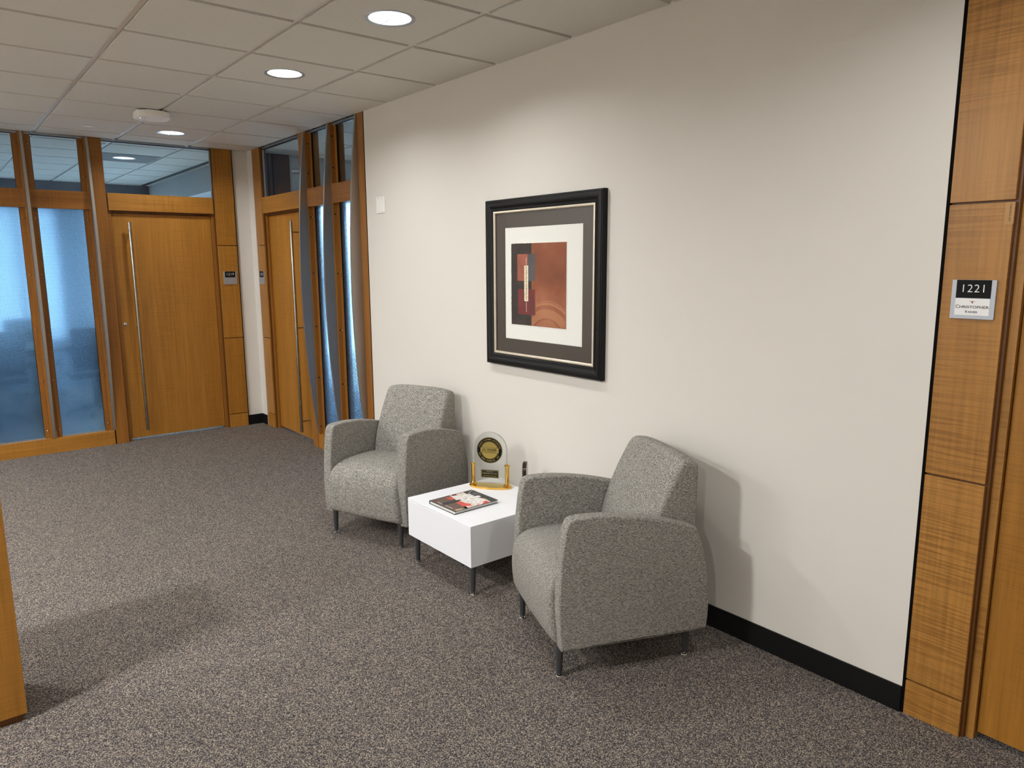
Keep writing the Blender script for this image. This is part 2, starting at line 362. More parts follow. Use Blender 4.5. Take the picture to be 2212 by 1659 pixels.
def tag(o, label, cat=None, group=None, kind=None):
    o['label'] = label
    if cat: o['category'] = cat
    if group: o['group'] = group
    if kind: o['kind'] = kind
    return o
def thing(name, label, cat, loc=(0, 0, 0), rotz=0.0, group=None, kind=None, M=None):
    o = bpy.data.objects.new(name, None); COL.objects.link(o); o.empty_display_size = 0.1
    if M is not None: o.matrix_world = M
    else: o.location = loc; o.rotation_euler = (0, 0, rotz)
    return tag(o, label, cat, group, kind)
def struct(o, label, cat): return tag(o, label, cat, None, 'structure')
def wallM(origin, right):
    r = Vector(right).normalized(); u = Vector((0, 0, 1)); n = r.cross(u); o = Vector(origin)
    return Matrix(((r.x, u.x, n.x, o.x), (r.y, u.y, n.y, o.y), (r.z, u.z, n.z, o.z), (0, 0, 0, 1)))
def tr(x, y, z): return Matrix.Translation((x, y, z))

# ------------------------------------------------------------------ room shell
fl = box('floor', (-6.7, -7.6, -0.06), (4.1, 7.6, 0), 'carpet'); struct(fl, 'speckled grey brown loop pile carpet covering the floor', 'floor')
wr_ = box('wall_right', (0, -2.975, 0), (0.12, 0.976, H + 0.1), 'wall_paint'); struct(wr_, 'long off white painted wall behind the two armchairs', 'wall')
wc = boxes('wall_corner', [((0, 3.262, 0), (0.12, 3.50, H + 0.1)), ((-0.152, 3.395, 0), (0.0, 3.50, H + 0.1))], 'wall_paint'); wc.name = 'wall_back'
struct(wc, 'narrow off white wall corner between the two wood doors', 'wall')
box('wall_left', (-6.7, -6.1, 0), (-6.6, 3.5, H + 0.1), 'wall_paint'); struct(bpy.data.objects['wall_left'], 'plain off white wall beyond the reception desk', 'wall')
struct(box('wall_rear', (-6.6, -6.1, 0), (0.1, -6.0, H + 0.1), 'wall_paint'), 'plain off white wall at the hall end opposite the glazed partition', 'wall')
struct(box('wall_right', (0, -6.0, 0), (0.12, -5.28, H + 0.1), 'wall_paint'), 'plain off white wall past the glazed office 1221', 'wall')
struct(box('wall_back', (-6.6, YB, 0), (-2.89, YB + 0.12, H + 0.1), 'wall_paint'), 'plain off white wall beside the glazed partition', 'wall')
bbs = boxes('baseboard_right', [((-0.007, -2.975, 0), (0, 0.976, 0.10))], 'black_rubber'); struct(bbs, 'black rubber baseboard along the long off white wall', 'baseboard')
bbc = boxes('baseboard_back', [((-0.152, 3.387, 0), (0.0, 3.395, 0.10)), ((-0.007, 3.262, 0), (0.0, 3.387, 0.10))], 'black_rubber'); struct(bbc, 'black rubber baseboard wrapping the wall corner between the doors', 'baseboard')

# ceilings: tegular tiles proud of a recessed grid
CEIL = {}
def ceiling(tag_label, x0, x1, y0, y1, bx, special=()):
    top = box('ceiling', (bx[0], bx[2], H + 0.045), (bx[1], bx[3], H + 0.10), 'grid_metal'); struct(top, tag_label, 'ceiling')
    xl = [XC + k * T for k in range(-12, 9)]; yl = [k * T for k in range(-14, 14)]
    xl = [x0] + [x for x in xl if x0 + 0.03 < x < x1 - 0.03] + [x1]; yl = [y0] + [y for y in yl if y0 + 0.03 < y < y1 - 0.03] + [y1]
    g = 0.016; cache = {}
    for i in range(len(xl) - 1):
        for j in range(len(yl) - 1):
            a, b, c, d = xl[i], xl[i + 1], yl[j], yl[j + 1]; cx, cy = (a + b) / 2, (c + d) / 2
            ga = g if i else 0.0; gb = g if i < len(xl) - 2 else 0.0; gc = g if j else 0.0; gd = g if j < len(yl) - 2 else 0.0
            kind = 0
            for sx, sy, kk in special:
                if a < sx < b and c < sy < d: kind = kk
            key = (round(b - a, 3), round(d - c, 3), ga, gb, gc, gd, kind)
            if key in cache: link('tile', cache[key], top, (cx, cy, 0)); continue
            hx, hy = (b - a) / 2, (d - c) / 2
            A, B, Cc, D = -hx + ga, hx - gb, -hy + gc, hy - gd
            if kind == 0: o = box('tile', (A, Cc, H), (B, D, H + 0.016), 'ceiling_tile', top, loc=(cx, cy, 0))
            else:
                mt = 'ceiling_tile' if kind == 1 else 'ceiling_tile_grey'
                bm = bmesh.new(); n = 32; R = 0.098; rings = []
                for z in (H + 0.016, H):
                    sq = []
                    for k in range(n):
                        an = 2 * PI * k / n + PI / 4; ca, sa = math.cos(an), math.sin(an); m_ = max(abs(ca), abs(sa))
                        sq.append(bm.verts.new(((ca / m_ * (B if ca > 0 else -A)), (sa / m_ * (D if sa > 0 else -Cc)), z)))
                    ci = [bm.verts.new((R * math.cos(2 * PI * k / n + PI / 4), R * math.sin(2 * PI * k / n + PI / 4), z)) for k in range(n)]
                    rings.append((sq, ci))
                for k in range(n):
                    j2 = (k + 1) % n
                    for sq, ci in rings: bm.faces.new((sq[k], sq[j2], ci[j2], ci[k]))
                    bm.faces.new((rings[0][0][k], rings[0][0][j2], rings[1][0][j2], rings[1][0][k])); bm.faces.new((rings[0][1][k], rings[0][1][j2], rings[1][1][j2], rings[1][1][k]))
                o = from_bm('tile', bm, mt, top, None, (cx, cy, 0))
            cache[key] = o.data
    for x in xl[1:-1]: box('tee', (x - 0.012, y0, H + 0.008), (x + 0.012, y1, H + 0.044), 'grid_metal', top)
    for y in yl[1:-1]: box('tee', (x0, y - 0.012, H + 0.009), (x1, y + 0.012, H + 0.043), 'grid_metal', top)
    return top
LX = XC - T / 2
ROW1 = [(LX, y) for y in (2.743, 0.305, -0.914, -3.353)]
ROW2 = [(LX - 5 * T, 2.743), (LX - 5 * T, 0.914), (LX - 5 * T, -1.524), (LX - 7 * T, 2.743), (LX - 7 * T, 0.914), (LX - 7 * T, -1.524), (LX - 6 * T, -4.572)]
OFFL = [(LX, 4.572), (LX - 3 * T, 5.79)]
ceiling('suspended ceiling of square white tiles over the hall', -6.6, 0.0, -6.0, YB - 0.01, (-6.7, 0.12, -6.1, YB + 0.05), [(x, y, 1) for x, y in ROW1 + ROW2])
ceiling('suspended tile ceiling in the office behind the back partition', -4.0, 0.30, YB + 0.06, 7.40, (-6.5, 0.42, YB + 0.05, 7.6), [(OFFL[0][0], OFFL[0][1], 2), (OFFL[1][0], OFFL[1][1], 1)])
ceiling('suspended tile ceiling in the office behind the side partition', 0.06, 4.0, 0.98, 3.36, (0.12, 4.1, 0.86, 3.55))

# ------------------------------------------------------------------ glazed wood partitions (built twice plus the near one)
NTRIM = [0]; NDOOR = [0]; NWIN = [0]
FINZ0, FINZ1, FIND = 0.132, 2.74, 0.086
SCREWZ = (2.62, 2.38, 2.02, 1.55, 1.09, 0.64, 0.20)
screw_me = None
def partition(axis, base, face, n_bays, words, door_lock=False, number=None, blank=False, far_door=True):
    """s runs along the wall from the fin beside the door (s=0) towards the door; d>0 points into the hall"""
    def W(s, d, z): return (base + s, face - d, z) if axis == 'x' else (face - d, base + s, z)
    def bx(name, s0, s1, d0, d1, z0, z1, mat, par, bev=0.0):
        return box(name, W(s0, d0, z0), W(s1, d1, z1), mat, par, bev)
    def trim(label, cat='trim'):
        NTRIM[0] += 1; return thing('trim_%d' % NTRIM[0], label, cat, kind='structure')
    # wood panel column
    t = trim('figured wood wall panels in a column ' + words['panel'], 'wood panel')
    bx('backing', 1.028, 1.226, -0.06, -0.013, 0, H, 'wood_edge', t)
    wm = words.get('panelmat', 'wood_v')
    for z0, z1 in ((0.0, 0.131), (0.138, 0.902), (0.909, 1.805), (1.812, H)): bx('panel', 1.038, 1.221, -0.014, 0.0, z0, z1, wm, t, 0.0012)
    # door
    NDOOR[0] += 1; dr = thing('door_%d' % NDOOR[0], words['door'], 'door', kind='structure')
    slab = bx('slab', 0.146, 0.999, -0.094, -0.050, 0.022, 2.084, words.get('doormat', 'wood_v'), dr, 0.001)
    bx('jamb', 0.118, 0.143, -0.10, -0.030, 0, 2.1058, 'wood_frame', dr); bx('jamb', 1.002, 1.026, -0.10, -0.030, 0, 2.1058, words.get('panelmat', 'wood_frame'), dr); bx('jamb_edge', 1.0275, 1.031, -0.06, -0.026, 0, 2.103, 'wood_frame', dr)
    bx('head_jamb', 0.143, 1.002, -0.10, -0.030, 2.087, 2.1058, 'wood_edge', dr)
    bx('door_stop', 0.128, 1.034, -0.114, -0.1005, 2.055, 2.115, 'wood_edge', dr); bx('door_stop', 0.128, 0.17, -0.114, -0.1005, 0.02, 2.055, 'wood_edge', dr); bx('door_stop', 0.97, 1.034, -0.114, -0.1005, 0.02, 2.055, 'wood_edge', dr)  # unseen strips added behind the door to block office daylight leaking round it
    bx('header', 0.123, 1.021, -0.10, 0.003, 2.106, 2.255, 'wood_h', dr, 0.001)
    hs = 0.272
    hp = W(hs, 0.038, 0)
    hd = lathe('handle', [(0, 0.10), (0.0132, 0.10), (0.0138, 0.102), (0.0138, 2.003), (0.0132, 2.005), (0, 2.005)], 'handle_steel', dr, 20, (hp[0], hp[1], 0))
    for z in (1.905, 1.06, 0.20):
        a = Vector(W(hs, -0.050, z)) - Vector((hp[0], hp[1], 0)); b = Vector(W(hs, 0.038, z)) - Vector((hp[0], hp[1], 0))
        tube('standoff', [a, b], 0.007, 'handle_steel', hd, 12)
    if door_lock:
        lk = W(0.180, -0.050, 1.092)
        l1 = lathe('lock_cylinder', [(0, 0), (0.017, 0), (0.017, 0.006), (0.014, 0.009), (0.008, 0.010), (0, 0.0095)], 'chrome', dr, 24)
        l1.matrix_local = wallM(lk, (1, 0, 0))
        k = box('keyhole', (-0.0015, -0.006, 0.009), (0.0015, 0.004, 0.0105), 'black_plastic', l1)
    # transom above the door
    NWIN[0] += 1; wn_ = thing('window_%d' % NWIN[0], words['transom'], 'window', kind='structure')
    bx('pane', 0.112, 1.046, -0.056, -0.048, 2.255, H, 'clear_glass', wn_)
    bx('head_channel', 0.112, 1.046, -0.047, -0.030, H - 0.014, H, 'aluminium', wn_); bx('gasket', 0.112, 1.046, -0.047, -0.032, H - 0.020, H - 0.014, 'black_rubber', wn_)
    bx('side_channel', 1.026, 1.046, -0.047, -0.030, 2.255, H - 0.02, 'aluminium', wn_)
    # fins, posts and stops
    global screw_me
    def mullion(s, left=True, right=True, post=None, label=''):
        m = trim(label, 'mullion')
        bm = bmesh.new(); n = 28; prof = []
        for i in range(n + 1):
            z = FINZ0 + (H - 0.002 - FINZ0) * i / n; q = (z - (FINZ0 + FINZ1) / 2) / ((FINZ1 - FINZ0) / 2); prof.append((max(0.0, FIND * (1 - q * q)) + 0.001, z))
        hw = 0.0105; vs_, fs = [], []
        for d, z in prof:
            for ss, dd in ((-hw, -0.05), (-hw, d), (hw, d), (hw, -0.05)): vs_.append(W(s + ss, dd, z))
        for i in range(n):
            for k in range(4): fs.append((4 * i + k, 4 * i + (k + 1) % 4, 4 * i + 4 + (k + 1) % 4, 4 * i + 4 + k))
        fs += [(0, 1, 2, 3), tuple(4 * n + k for k in (3, 2, 1, 0))]
        bm.free(); mk('fin', vs_, fs, 'brushed_steel', m, 30)
        bx('core', s - 0.05, s + 0.05, -0.11, -0.062, 0, H, 'wood_frame', m)
        for sg, on in ((-1, left), (1, right)):
            if not on: continue
            bx('nose', s + sg * 0.0115, s + sg * 0.024, -0.045, -0.001, 0.13, 2.105, 'wood_frame', m); bx('nose', s + sg * 0.0115, s + sg * 0.024, -0.045, -0.001, 2.255, H, 'wood_frame', m)
            for z0, z1 in ((0.13, 2.105), (2.255, H)):
                st = bx('glass_stop', s + sg * 0.024, s + sg * 0.064, -0.047, -0.038, z0, z1, 'wood_frame', m)
                bx('gasket', s + sg * 0.064, s + sg * 0.067, -0.047, -0.040, z0, z1, 'black_rubber', st)
                for z in SCREWZ:
                    if not z0 < z < z1: continue
                    p = Vector(W(s + sg * 0.043, -0.038, z)); q = (W(s, 1, 0)[0] - W(s, 0, 0)[0], W(s, 1, 0)[1] - W(s, 0, 0)[1])
                    global screw_me
                    if screw_me is None:
                        so = lathe('screw', [(0, 0), (0.0025, 0), (0.0025, 0.008), (0.0055, 0.008), (0.0052, 0.0105), (0.003, 0.0125), (0, 0.013)], 'screw_steel', st, 10); screw_me = so.data
                    else: so = link('screw', screw_me, st)
                    so.matrix_local = wallM(p, (1, 0, 0) if axis == 'x' else (0, -1, 0))
                    ph = Vector(W(s + sg * 0.0243, -0.02, z))
                    ho = lathe('screw_hole', [(0, 0), (0.006, 0), (0.006, 0.0006), (0, 0.0006)], 'reveal_black', st, 12)
                    nn = Vector(W(s + sg, 0, 0)) - Vector(W(s, 0, 0)); ho.matrix_local = Matrix.Translation(ph) @ nn.to_track_quat('Z', 'Y').to_matrix().to_4x4()
        if post: bx('post', s + post[0], s + post[1], -0.11, 0.0, 0.0, H, words.get('postmat', 'wood_frame'), m, 0.001)
        return m
    mullion(0.0, True, False, (0.0115, 0.113), 'wood door post and bowed steel fin ' + words['m0'])
    for b in range(1, n_bays + 1):
        last = b == n_bays
        mullion(-0.471 * b, not last, True, (-0.113, -0.0115) if last else None, ('end post and bowed steel fin ' if last else 'wood mullion split by a bowed steel fin ') + words['m%d' % b])
        NWIN[0] += 1; wv = thing('window_%d' % NWIN[0], words['b%d' % b], 'window', kind='structure')
        s1, s0 = -0.471 * (b - 1), -0.471 * b
        bx('clear_pane', s0 + 0.02, s1 - 0.02, -0.056, -0.048, 2.255, H, 'clear_glass', wv)
        bx('patterned_pane', s0 + 0.02, s1 - 0.02, -0.056, -0.048, 0.13, 2.105, 'pattern_glass', wv)
        bx('rail', s0 + 0.0115, s1 - 0.0115, -0.11, 0.0, 2.105, 2.255, 'wood_frame_h', wv, 0.0008)
        bx('bottom_rail', s0 - (0.0 if not last else 0.0) + 0.0115, s1 + 0.0, -0.11, 0.0, 0.0, 0.13, 'wood_h', wv, 0.0008) if b == 1 else bx('bottom_rail', s0 + 0.0115, s1 + 0.0115, -0.11, 0.0, 0.0, 0.13, 'wood_h', wv, 0.0008)
        bx('sill_channel', s0 + 0.064, s1 - 0.064, -0.047, -0.030, 0.13, 0.139, 'aluminium', wv)
        bx('head_channel', s0 + 0.02, s1 - 0.02, -0.047, -0.030, H - 0.014, H, 'aluminium', wv); bx('gasket', s0 + 0.064, s1 - 0.064, -0.047, -0.032, H - 0.020, H - 0.014, 'black_rubber', wv)

partition('x', -1.381, YB, 3, dict(panel='beside room sign 1219', door='wood office door with long steel pull and round lock beside sign 1219', transom='clear glass transom over the wood door with the round lock',
    m0='next to the door of room 1219', m1='one bay away from the door of room 1219', m2='two bays away from the door of room 1219', m3='closing the back glazed partition',
    b1='glazed bay next to the door of room 1219', b2='glazed bay one mullion away from the door of room 1219', b3='glazed bay at the end of the back partition'), door_lock=True)
partition('y', 2.03, 0.0, 2, dict(panel='beside the white wall corner, carrying the smallest looking room sign', door='wood office door with long steel pull in the side wall behind the armchairs', transom='clear glass transom over the side wall door',
    m0='next to the side wall door', m1='between the two narrow glass bays of the side wall', m2='where the side partition meets the long white wall',
    b1='narrow glazed bay next to the side wall door', b2='narrow glazed bay next to the long white wall'))
partition('y', -4.206, 0.0, 2, dict(panel='carrying room sign 1221 and a strip of tape', panelmat='wood_fig', door='scratched wood door next to room sign 1221', transom='clear glass transom over the door of room 1221',
    m0='beside the door of room 1221', m1='between the glass bays of room 1221', m2='closing the glass bays of room 1221', b1='glazed bay next to the door of room 1221', b2='glazed bay farthest from the door of room 1221'))
# black reveal strips beside the panel columns
for nm, a, b, l in (('trim_reveal', (-0.0005, -2.985, 0), (0.01, -2.975, H), 'black reveal strip between the long white wall and room 1221 panels'),
                    ('trim_reveal', (-0.0005, 0.966, 0), (0.01, 0.977, H), 'black reveal strip between the side partition and the long white wall'),
                    ('trim_reveal', (-0.160, 3.372, 0), (-0.152, 3.395, H), 'black reveal strip between the back wood panels and the white corner')):
    NTRIM[0] += 1; struct(box('trim_%d' % NTRIM[0], a, b, 'reveal_black'), l, 'trim')

# ------------------------------------------------------------------ rooms seen through the glass
def wall_with_windows(name, label, axis, at, th, lo, hi, wins, z0, z1, mat='office_paint', shade=False):
    ls = []; e = sorted(wins)
    def W(s, d, z): return (s, at + d, z) if axis == 'x' else (at + d, s, z)
    ls.append((W(lo, 0, 0), W(hi, th, z0))); ls.append((W(lo, 0, z1), W(hi, th, H + 0.1)))
    c = lo
    for a, b in e: ls.append((W(c, 0, z0), W(a, th, z1))); c = b
    ls.append((W(c, 0, z0), W(hi, th, z1)))
    o = boxes(name, ls, mat); struct(o, label, 'wall')
    for i, (a, b) in enumerate(e):
        NWIN[0] += 1; wv = thing('window_%d' % NWIN[0], 'daylit exterior window, number %s of %s' % (('one', 'two', 'three')[i], label), 'window', kind='structure')
        box('pane', W(a, th * 0.45, z0), W(b, th * 0.45 + 0.006, z1), 'clear_glass', wv)
        for q0, q1 in ((a, a + 0.05), (b - 0.05, b), ((a + b) / 2 - 0.025, (a + b) / 2 + 0.025)): box('window_frame', W(q0, th * 0.3, z0), W(q1, th * 0.65, z1), 'aluminium', wv)
        for q0, q1 in ((z0, z0 + 0.05), (z1 - 0.05, z1)): box('window_frame', W(a, th * 0.3, q0), W(b, th * 0.65, q1), 'aluminium', wv)
        box('window_sill', W(a, -0.06, z0 - 0.03), W(b, 0.0, z0), 'office_paint', wv)
        if shade: box('roller_shade', W(a + 0.01, th * 0.15, z0 + 0.02), W(b - 0.01, th * 0.15 + 0.002, z1), 'shade_fabric', wv)
wall_with_windows('wall_back', 'far window wall of the office behind the back partition', 'x', 7.40, 0.15, -6.5, 0.45, [(-3.8, -2.2), (-2.05, -1.12), (-0.80, -0.02)], 0.62, 2.42, 'pier_grey', True)  # backlit shade of this wall is put into its darker grey
wall_with_windows('wall_right', 'side window wall of the office behind the back partition', 'y', 0.30, 0.12, 3.50, 7.40, [(3.75, 5.4), (5.55, 7.2)], 0.62, 2.36)
wall_with_windows('wall_back', 'window wall of the office behind the side partition', 'x', 3.36, 0.14, 0.42, 4.1, [(0.62, 2.1), (2.25, 3.7)], 0.62, 2.32, shade=False)
struct(boxes('wall_right', [((4.0, 0.86, 0), (4.1, 3.36, H + 0.1)), ((0.12, 0.86, 0), (4.0, 0.975, H + 0.1)), ((0.12, 3.36, 0), (0.42, 3.50, H + 0.1))], 'pier_grey'), 'plain grey walls of the office behind the side partition', 'wall')
struct(boxes('wall_left', [((-4.1, YB + 0.12, 0), (-4.0, 7.40, H + 0.1))], 'office_paint'), 'plain wall closing the office behind the back partition', 'wall')
struct(boxes('wall_right', [((1.6, -7.5, 0), (1.7, -2.9, H + 0.1)), ((0.12, -2.98, 0), (1.7, -2.88, H + 0.1)), ((0.12, -7.6, 0), (1.7, -7.5, H + 0.1)), ((0.12, -7.6, H), (1.7, -2.88, H + 0.1))], 'office_paint'), 'dark unlit room walls behind door 1221', 'wall')
struct(boxes('trim_99', [((0.02, 3.55, 2.44), (0.30, 7.40, H))], 'office_paint'), 'pale bulkhead over the side windows of the back office', 'bulkhead')
sd = box('slot_diffuser', (-0.095, 4.3, H - 0.003), (-0.04, 7.34, H + 0.005), 'black_plastic'); tag(sd, 'long black slot air diffuser in the back office ceiling', 'air vent')

# back office furniture, dark shapes behind the patterned glass
tb = thing('conference_table', 'dark conference table behind the patterned glass', 'table', (-1.75, 5.7, 0))
box('tabletop', (-1.0, -0.45, 0.70), (1.0, 0.45, 0.74), 'office_table', tb, 0.006)
for sx in (-0.7, 0.7): box('leg', (sx - 0.05, -0.30, 0.0), (sx + 0.05, 0.30, 0.70), 'office_table', tb)
def office_chair(loc, rz, label):
    c = thing('office_chair', label, 'chair', loc, rz, 'dark chairs at the conference table')
    loft('seat', smooth_poly([(-0.24, 0.42), (0.22, 0.42), (0.24, 0.46), (0.22, 0.50), (-0.22, 0.50), (-0.25, 0.47)], 1), 0.24, 0.03, 'dark_furniture', c)
    loft('backrest', smooth_poly([(0.20, 0.52), (0.26, 0.52), (0.31, 0.75), (0.33, 0.98), (0.28, 0.98), (0.25, 0.75)], 1), 0.22, 0.03, 'dark_furniture', c)
    lathe('column', [(0, 0.08), (0.025, 0.08), (0.025, 0.42), (0, 0.42)], 'black_plastic', c, 12)
    for k in range(5):
        a = 2 * PI * k / 5; tube('base_leg', [(0, 0, 0.09), (0.28 * math.cos(a), 0.28 * math.sin(a), 0.06)], 0.018, 'black_plastic', c)
        lathe('caster', [(0, 0.0), (0.02, 0.004), (0.026, 0.026), (0.02, 0.05), (0, 0.056)], 'black_plastic', c, 10, (0.28 * math.cos(a), 0.28 * math.sin(a), 0))
    box('back_bracket', (-0.03, 0.1, 0.40), (0.03, 0.30, 0.43), 'black_plastic', c)
    return c
office_chair((-1.25, 5.05, 0), PI, 'dark office chair at the table near the glass, its back to the hall')
office_chair((-2.15, 5.05, 0), PI + 0.3, 'dark swivelled office chair at the table, its back to the hall')
office_chair((-1.65, 6.45, 0), 0.1, 'dark office chair across the table, below the far windows')

# ------------------------------------------------------------------ downlights
def downlight(x, y, label, watt, grp, col=(0.97, 1.0, 1.0), spread=math.radians(150)):
    d = thing('ceiling_downlight', label, 'ceiling light', (x, y, H), 0, grp)
    lathe('trim_ring', [(0.097, 0.014), (0.0985, 0.0), (0.113, -0.003), (0.114, 0.0), (0.114, 0.0), (0.098, 0.0)], 'sign_silver', d, 36)
    lathe('reflector', [(0.097, 0.0), (0.095, 0.014), (0.093, 0.022)], 'plastic_white', d, 36)
    lathe('lens', [(0, 0.020), (0.094, 0.020), (0.094, 0.023), (0, 0.023)], 'lens_glow', d, 36)
    box('cross_bar', (-0.093, -0.002, -0.003), (0.093, 0.002, -0.001), 'sign_silver', d); box('cross_bar', (-0.002, -0.093, -0.003), (0.002, 0.093, -0.001), 'sign_silver', d)
    la = bpy.data.lights.new('lamp', 'AREA'); la.shape = 'DISK'; la.size = 0.17; la.energy = watt; la.color = col; la.spread = spread
    lo = bpy.data.objects.new('lamp', la); COL.objects.link(lo); lo.parent = d; lo.location = (0, 0, 0.004)
names = ['lit round downlight in the ceiling just before the glazed back partition', 'lit round downlight over the armchair beside the side partition', 'lit round downlight over the white side table',
         'lit round downlight over room 1221 door']
for k, ((x, y), l) in enumerate(zip(ROW1, names)): downlight(x, y, l, DOWNLIGHT_W, 'downlights in a row along the long wall')
for (x, y), l in zip(ROW2, ('next to the glazed back partition beyond the reception desk', 'past the reception desk', 'level with the reception desk end panel', 'in the far lobby row by the back wall', 'in the far lobby row past the desk', 'in the far lobby row level with the desk', 'in the lobby opposite room 1221')): downlight(x, y, 'lit round downlight ' + l, LOBBY_W * (0.64 if y > 2 else 1.02 if y > 0 else 1.42 if y > -2 else 0.95), 'downlights over the lobby', (0.975, 1.0, 1.01), PI)
downlight(*OFFL[0], 'round downlight in a grey tile of the back office ceiling', OFFICE_W, 'back office downlights')
downlight(*OFFL[1], 'small looking downlight deep in the back office ceiling', OFFICE_W, 'back office downlights')

# ------------------------------------------------------------------ reception desk at the left edge
rd = thing('reception_desk', 'wood reception desk end panel standing on the carpet', 'desk', (-2.485, -0.992, 0))
box('end_panel', (-0.9, 0, 0.028), (0, 0.022, 0.965), 'wood_v', rd, 0.001); box('front_panel', (-0.022, 0.022, 0.028), (0, 0.3, 0.965), 'wood_v', rd)
box('plinth', (-0.88, 0.012, 0), (-0.014, 0.28, 0.03), 'wood_edge', rd); box('counter_top', (-0.92, -0.01, 0.965), (0.012, 0.32, 0.995), 'wood_h', rd, 0.002)
box('back_panel', (-0.9, 0.022, 0.03), (-0.88, 0.3, 0.965), 'wood_v', rd)

# ------------------------------------------------------------------ armchairs
def tapered_leg(par, x, y, top, r1=0.0185, r0=0.0115, mat='leg_metal'):
    l = lathe('leg', [(0, 0.012), (r0, 0.012), (r0 + 0.0008, 0.016), (r1, top), (0, top)], mat, par, 20, (x, y, 0))
    lathe('glide', [(0, 0.0), (0.013, 0.0), (0.0145, 0.002), (0.013, 0.005), (0.006, 0.0075), (0.004, 0.0125), (0, 0.0125)], 'chrome', l, 20)
ARM = smooth_poly([(0.004, 0.132), (-0.003, 0.136), (-0.013, 0.28), (-0.011, 0.40), (0.001, 0.54), (0.013, 0.620), (0.021, 0.648), (0.030, 0.661), (0.046, 0.668), (0.07, 0.671), (0.12, 0.671), (0.20, 0.667), (0.32, 0.650), (0.42, 0.628), (0.52, 0.601), (0.556, 0.590), (0.570, 0.582), (0.580, 0.568), (0.606, 0.500), (0.630, 0.395), (0.641, 0.290), (0.641, 0.200), (0.634, 0.139), (0.626, 0.134), (0.3, 0.132)], 2)
SEAT = smooth_poly([(0.02, 0.146), (-0.022, 0.150), (-0.037, 0.24), (-0.039, 0.32), (-0.029, 0.385), (0.012, 0.428), (0.075, 0.446), (0.20, 0.450), (0.34, 0.442), (0.46, 0.430), (0.50, 0.40), (0.50, 0.16), (0.25, 0.146)], 2)
BACK = smooth_poly([(0.40, 0.30), (0.390, 0.40), (0.390, 0.47), (0.416, 0.57), (0.460, 0.68), (0.510, 0.775), (0.532, 0.812), (0.545, 0.826), (0.566, 0.831), (0.596, 0.826), (0.610, 0.818), (0.617, 0.800), (0.614, 0.72), (0.610, 0.60), (0.608, 0.45), (0.606, 0.30), (0.604, 0.2), (0.595, 0.165), (0.45, 0.165), (0.41, 0.2)], 2)
def armchair(loc, rz, label):
    c = thing('armchair', label, 'armchair', loc, rz, 'tweed armchairs facing the hall')
    for sg in (-1, 1):
        def bul(xn, y, z, sg=sg): return (0, 0)
        loft('arm', ARM, 0.031, 0.010, 'tweed', c, None, sg * 0.281, 2, 5)
    loft('seat', SEAT, 0.2485, 0.022, 'tweed', c, lambda xn, y, z: (-0.008 * (1 - xn * xn) if y < 0.05 else 0, 0.012 * (1 - xn * xn) if z > 0.40 else 0), taper=lambda z: 1 + 0.115 * min(1, max(0, (0.43 - z) / 0.28)))
    loft('backrest', BACK, 0.2485, 0.017, 'tweed', c, lambda xn, y, z: (-0.014 * (1 - xn * xn) if y < 0.53 else 0, 0.020 * (1 - xn ** 4) * min(1, max(0, (z - 0.6) / 0.18))), taper=lambda z: 1 - 0.03 * max(0, (z - 0.5) / 0.34))
    for x, y in ((-0.25, 0.0), (0.25, 0.0), (-0.25, 0.592), (0.25, 0.592)): tapered_leg(c, x, y + 0.012 if y == 0 else y - 0.02, 0.165)
    return c
armchair((-0.719, -1.774, 0), math.radians(-112.8), 'grey tweed armchair between the white table and room sign 1221')
armchair((-0.716, -0.224, 0), math.radians(-68.3), 'grey tweed armchair beside the glazed side partition')

# ------------------------------------------------------------------ side table
st = thing('side_table', 'low white laminate cube table between the armchairs', 'table', (-0.39, -0.951, 0))
box('body', (-0.292, -0.292, 0.158), (0.292, 0.292, 0.355), 'laminate_white', st, 0.001); box('tabletop', (-0.292, -0.292, 0.355), (0.292, 0.292, 0.370), 'laminate_white', st, 0.001)
for sx in (-1, 1):
    for sy in (-1, 1): tapered_leg(st, sx * 0.258, sy * 0.258, 0.16, 0.0175, 0.011)

# book on the table: x to the reader's right, y up the cover, z out of the cover
bk = thing('hardcover_book', 'hardcover book with red, white and brown cover lying on the table', 'book', (-0.5055, -0.937, 0.370), math.radians(-89.0))
bw, bh = 0.115, 0.141
box('back_cover', (-bw, -bh, 0), (bw, bh, 0.0025), 'gloss_black', bk); box('front_cover', (-bw, -bh, 0.0155), (bw, bh, 0.018), 'gloss_black', bk)
box('spine', (-bw - 0.003, -bh, 0), (-bw + 0.002, bh, 0.018), 'gloss_black', bk, 0.002); box('page_block', (-bw + 0.002, -bh + 0.004, 0.0025), (bw - 0.004, bh - 0.004, 0.0155), 'page_block', bk)
def patch(nm, poly, mat, lvl, par=bk): 
    return prism(nm, [(-bw + p[0] * 2 * bw, -bh + p[1] * 2 * bh) for p in poly], 0.018, 0.018 + 0.00012 * lvl, mat, par)
patch('cover_print', [(0.02, 0.0), (1, 0), (1, 0.30), (0.02, 0.45)], 'book_brown', 1); patch('cover_print', [(0.02, 0.45), (1, 0.25), (1, 1), (0.02, 1)], 'book_cream', 1)
patch('cover_print', [(0.02, 0.78), (0.35, 0.74), (0.75, 0.86), (1, 0.83), (1, 1), (0.02, 1)], 'book_navy', 2)
patch('cover_print', [(0.45, 0.80), (0.56, 0.80), (0.56, 0.88), (0.45, 0.88)], 'book_white', 3); patch('cover_print', [(0.22, 0.86), (0.34, 0.84), (0.36, 0.93), (0.24, 0.95)], 'book_grey', 3)
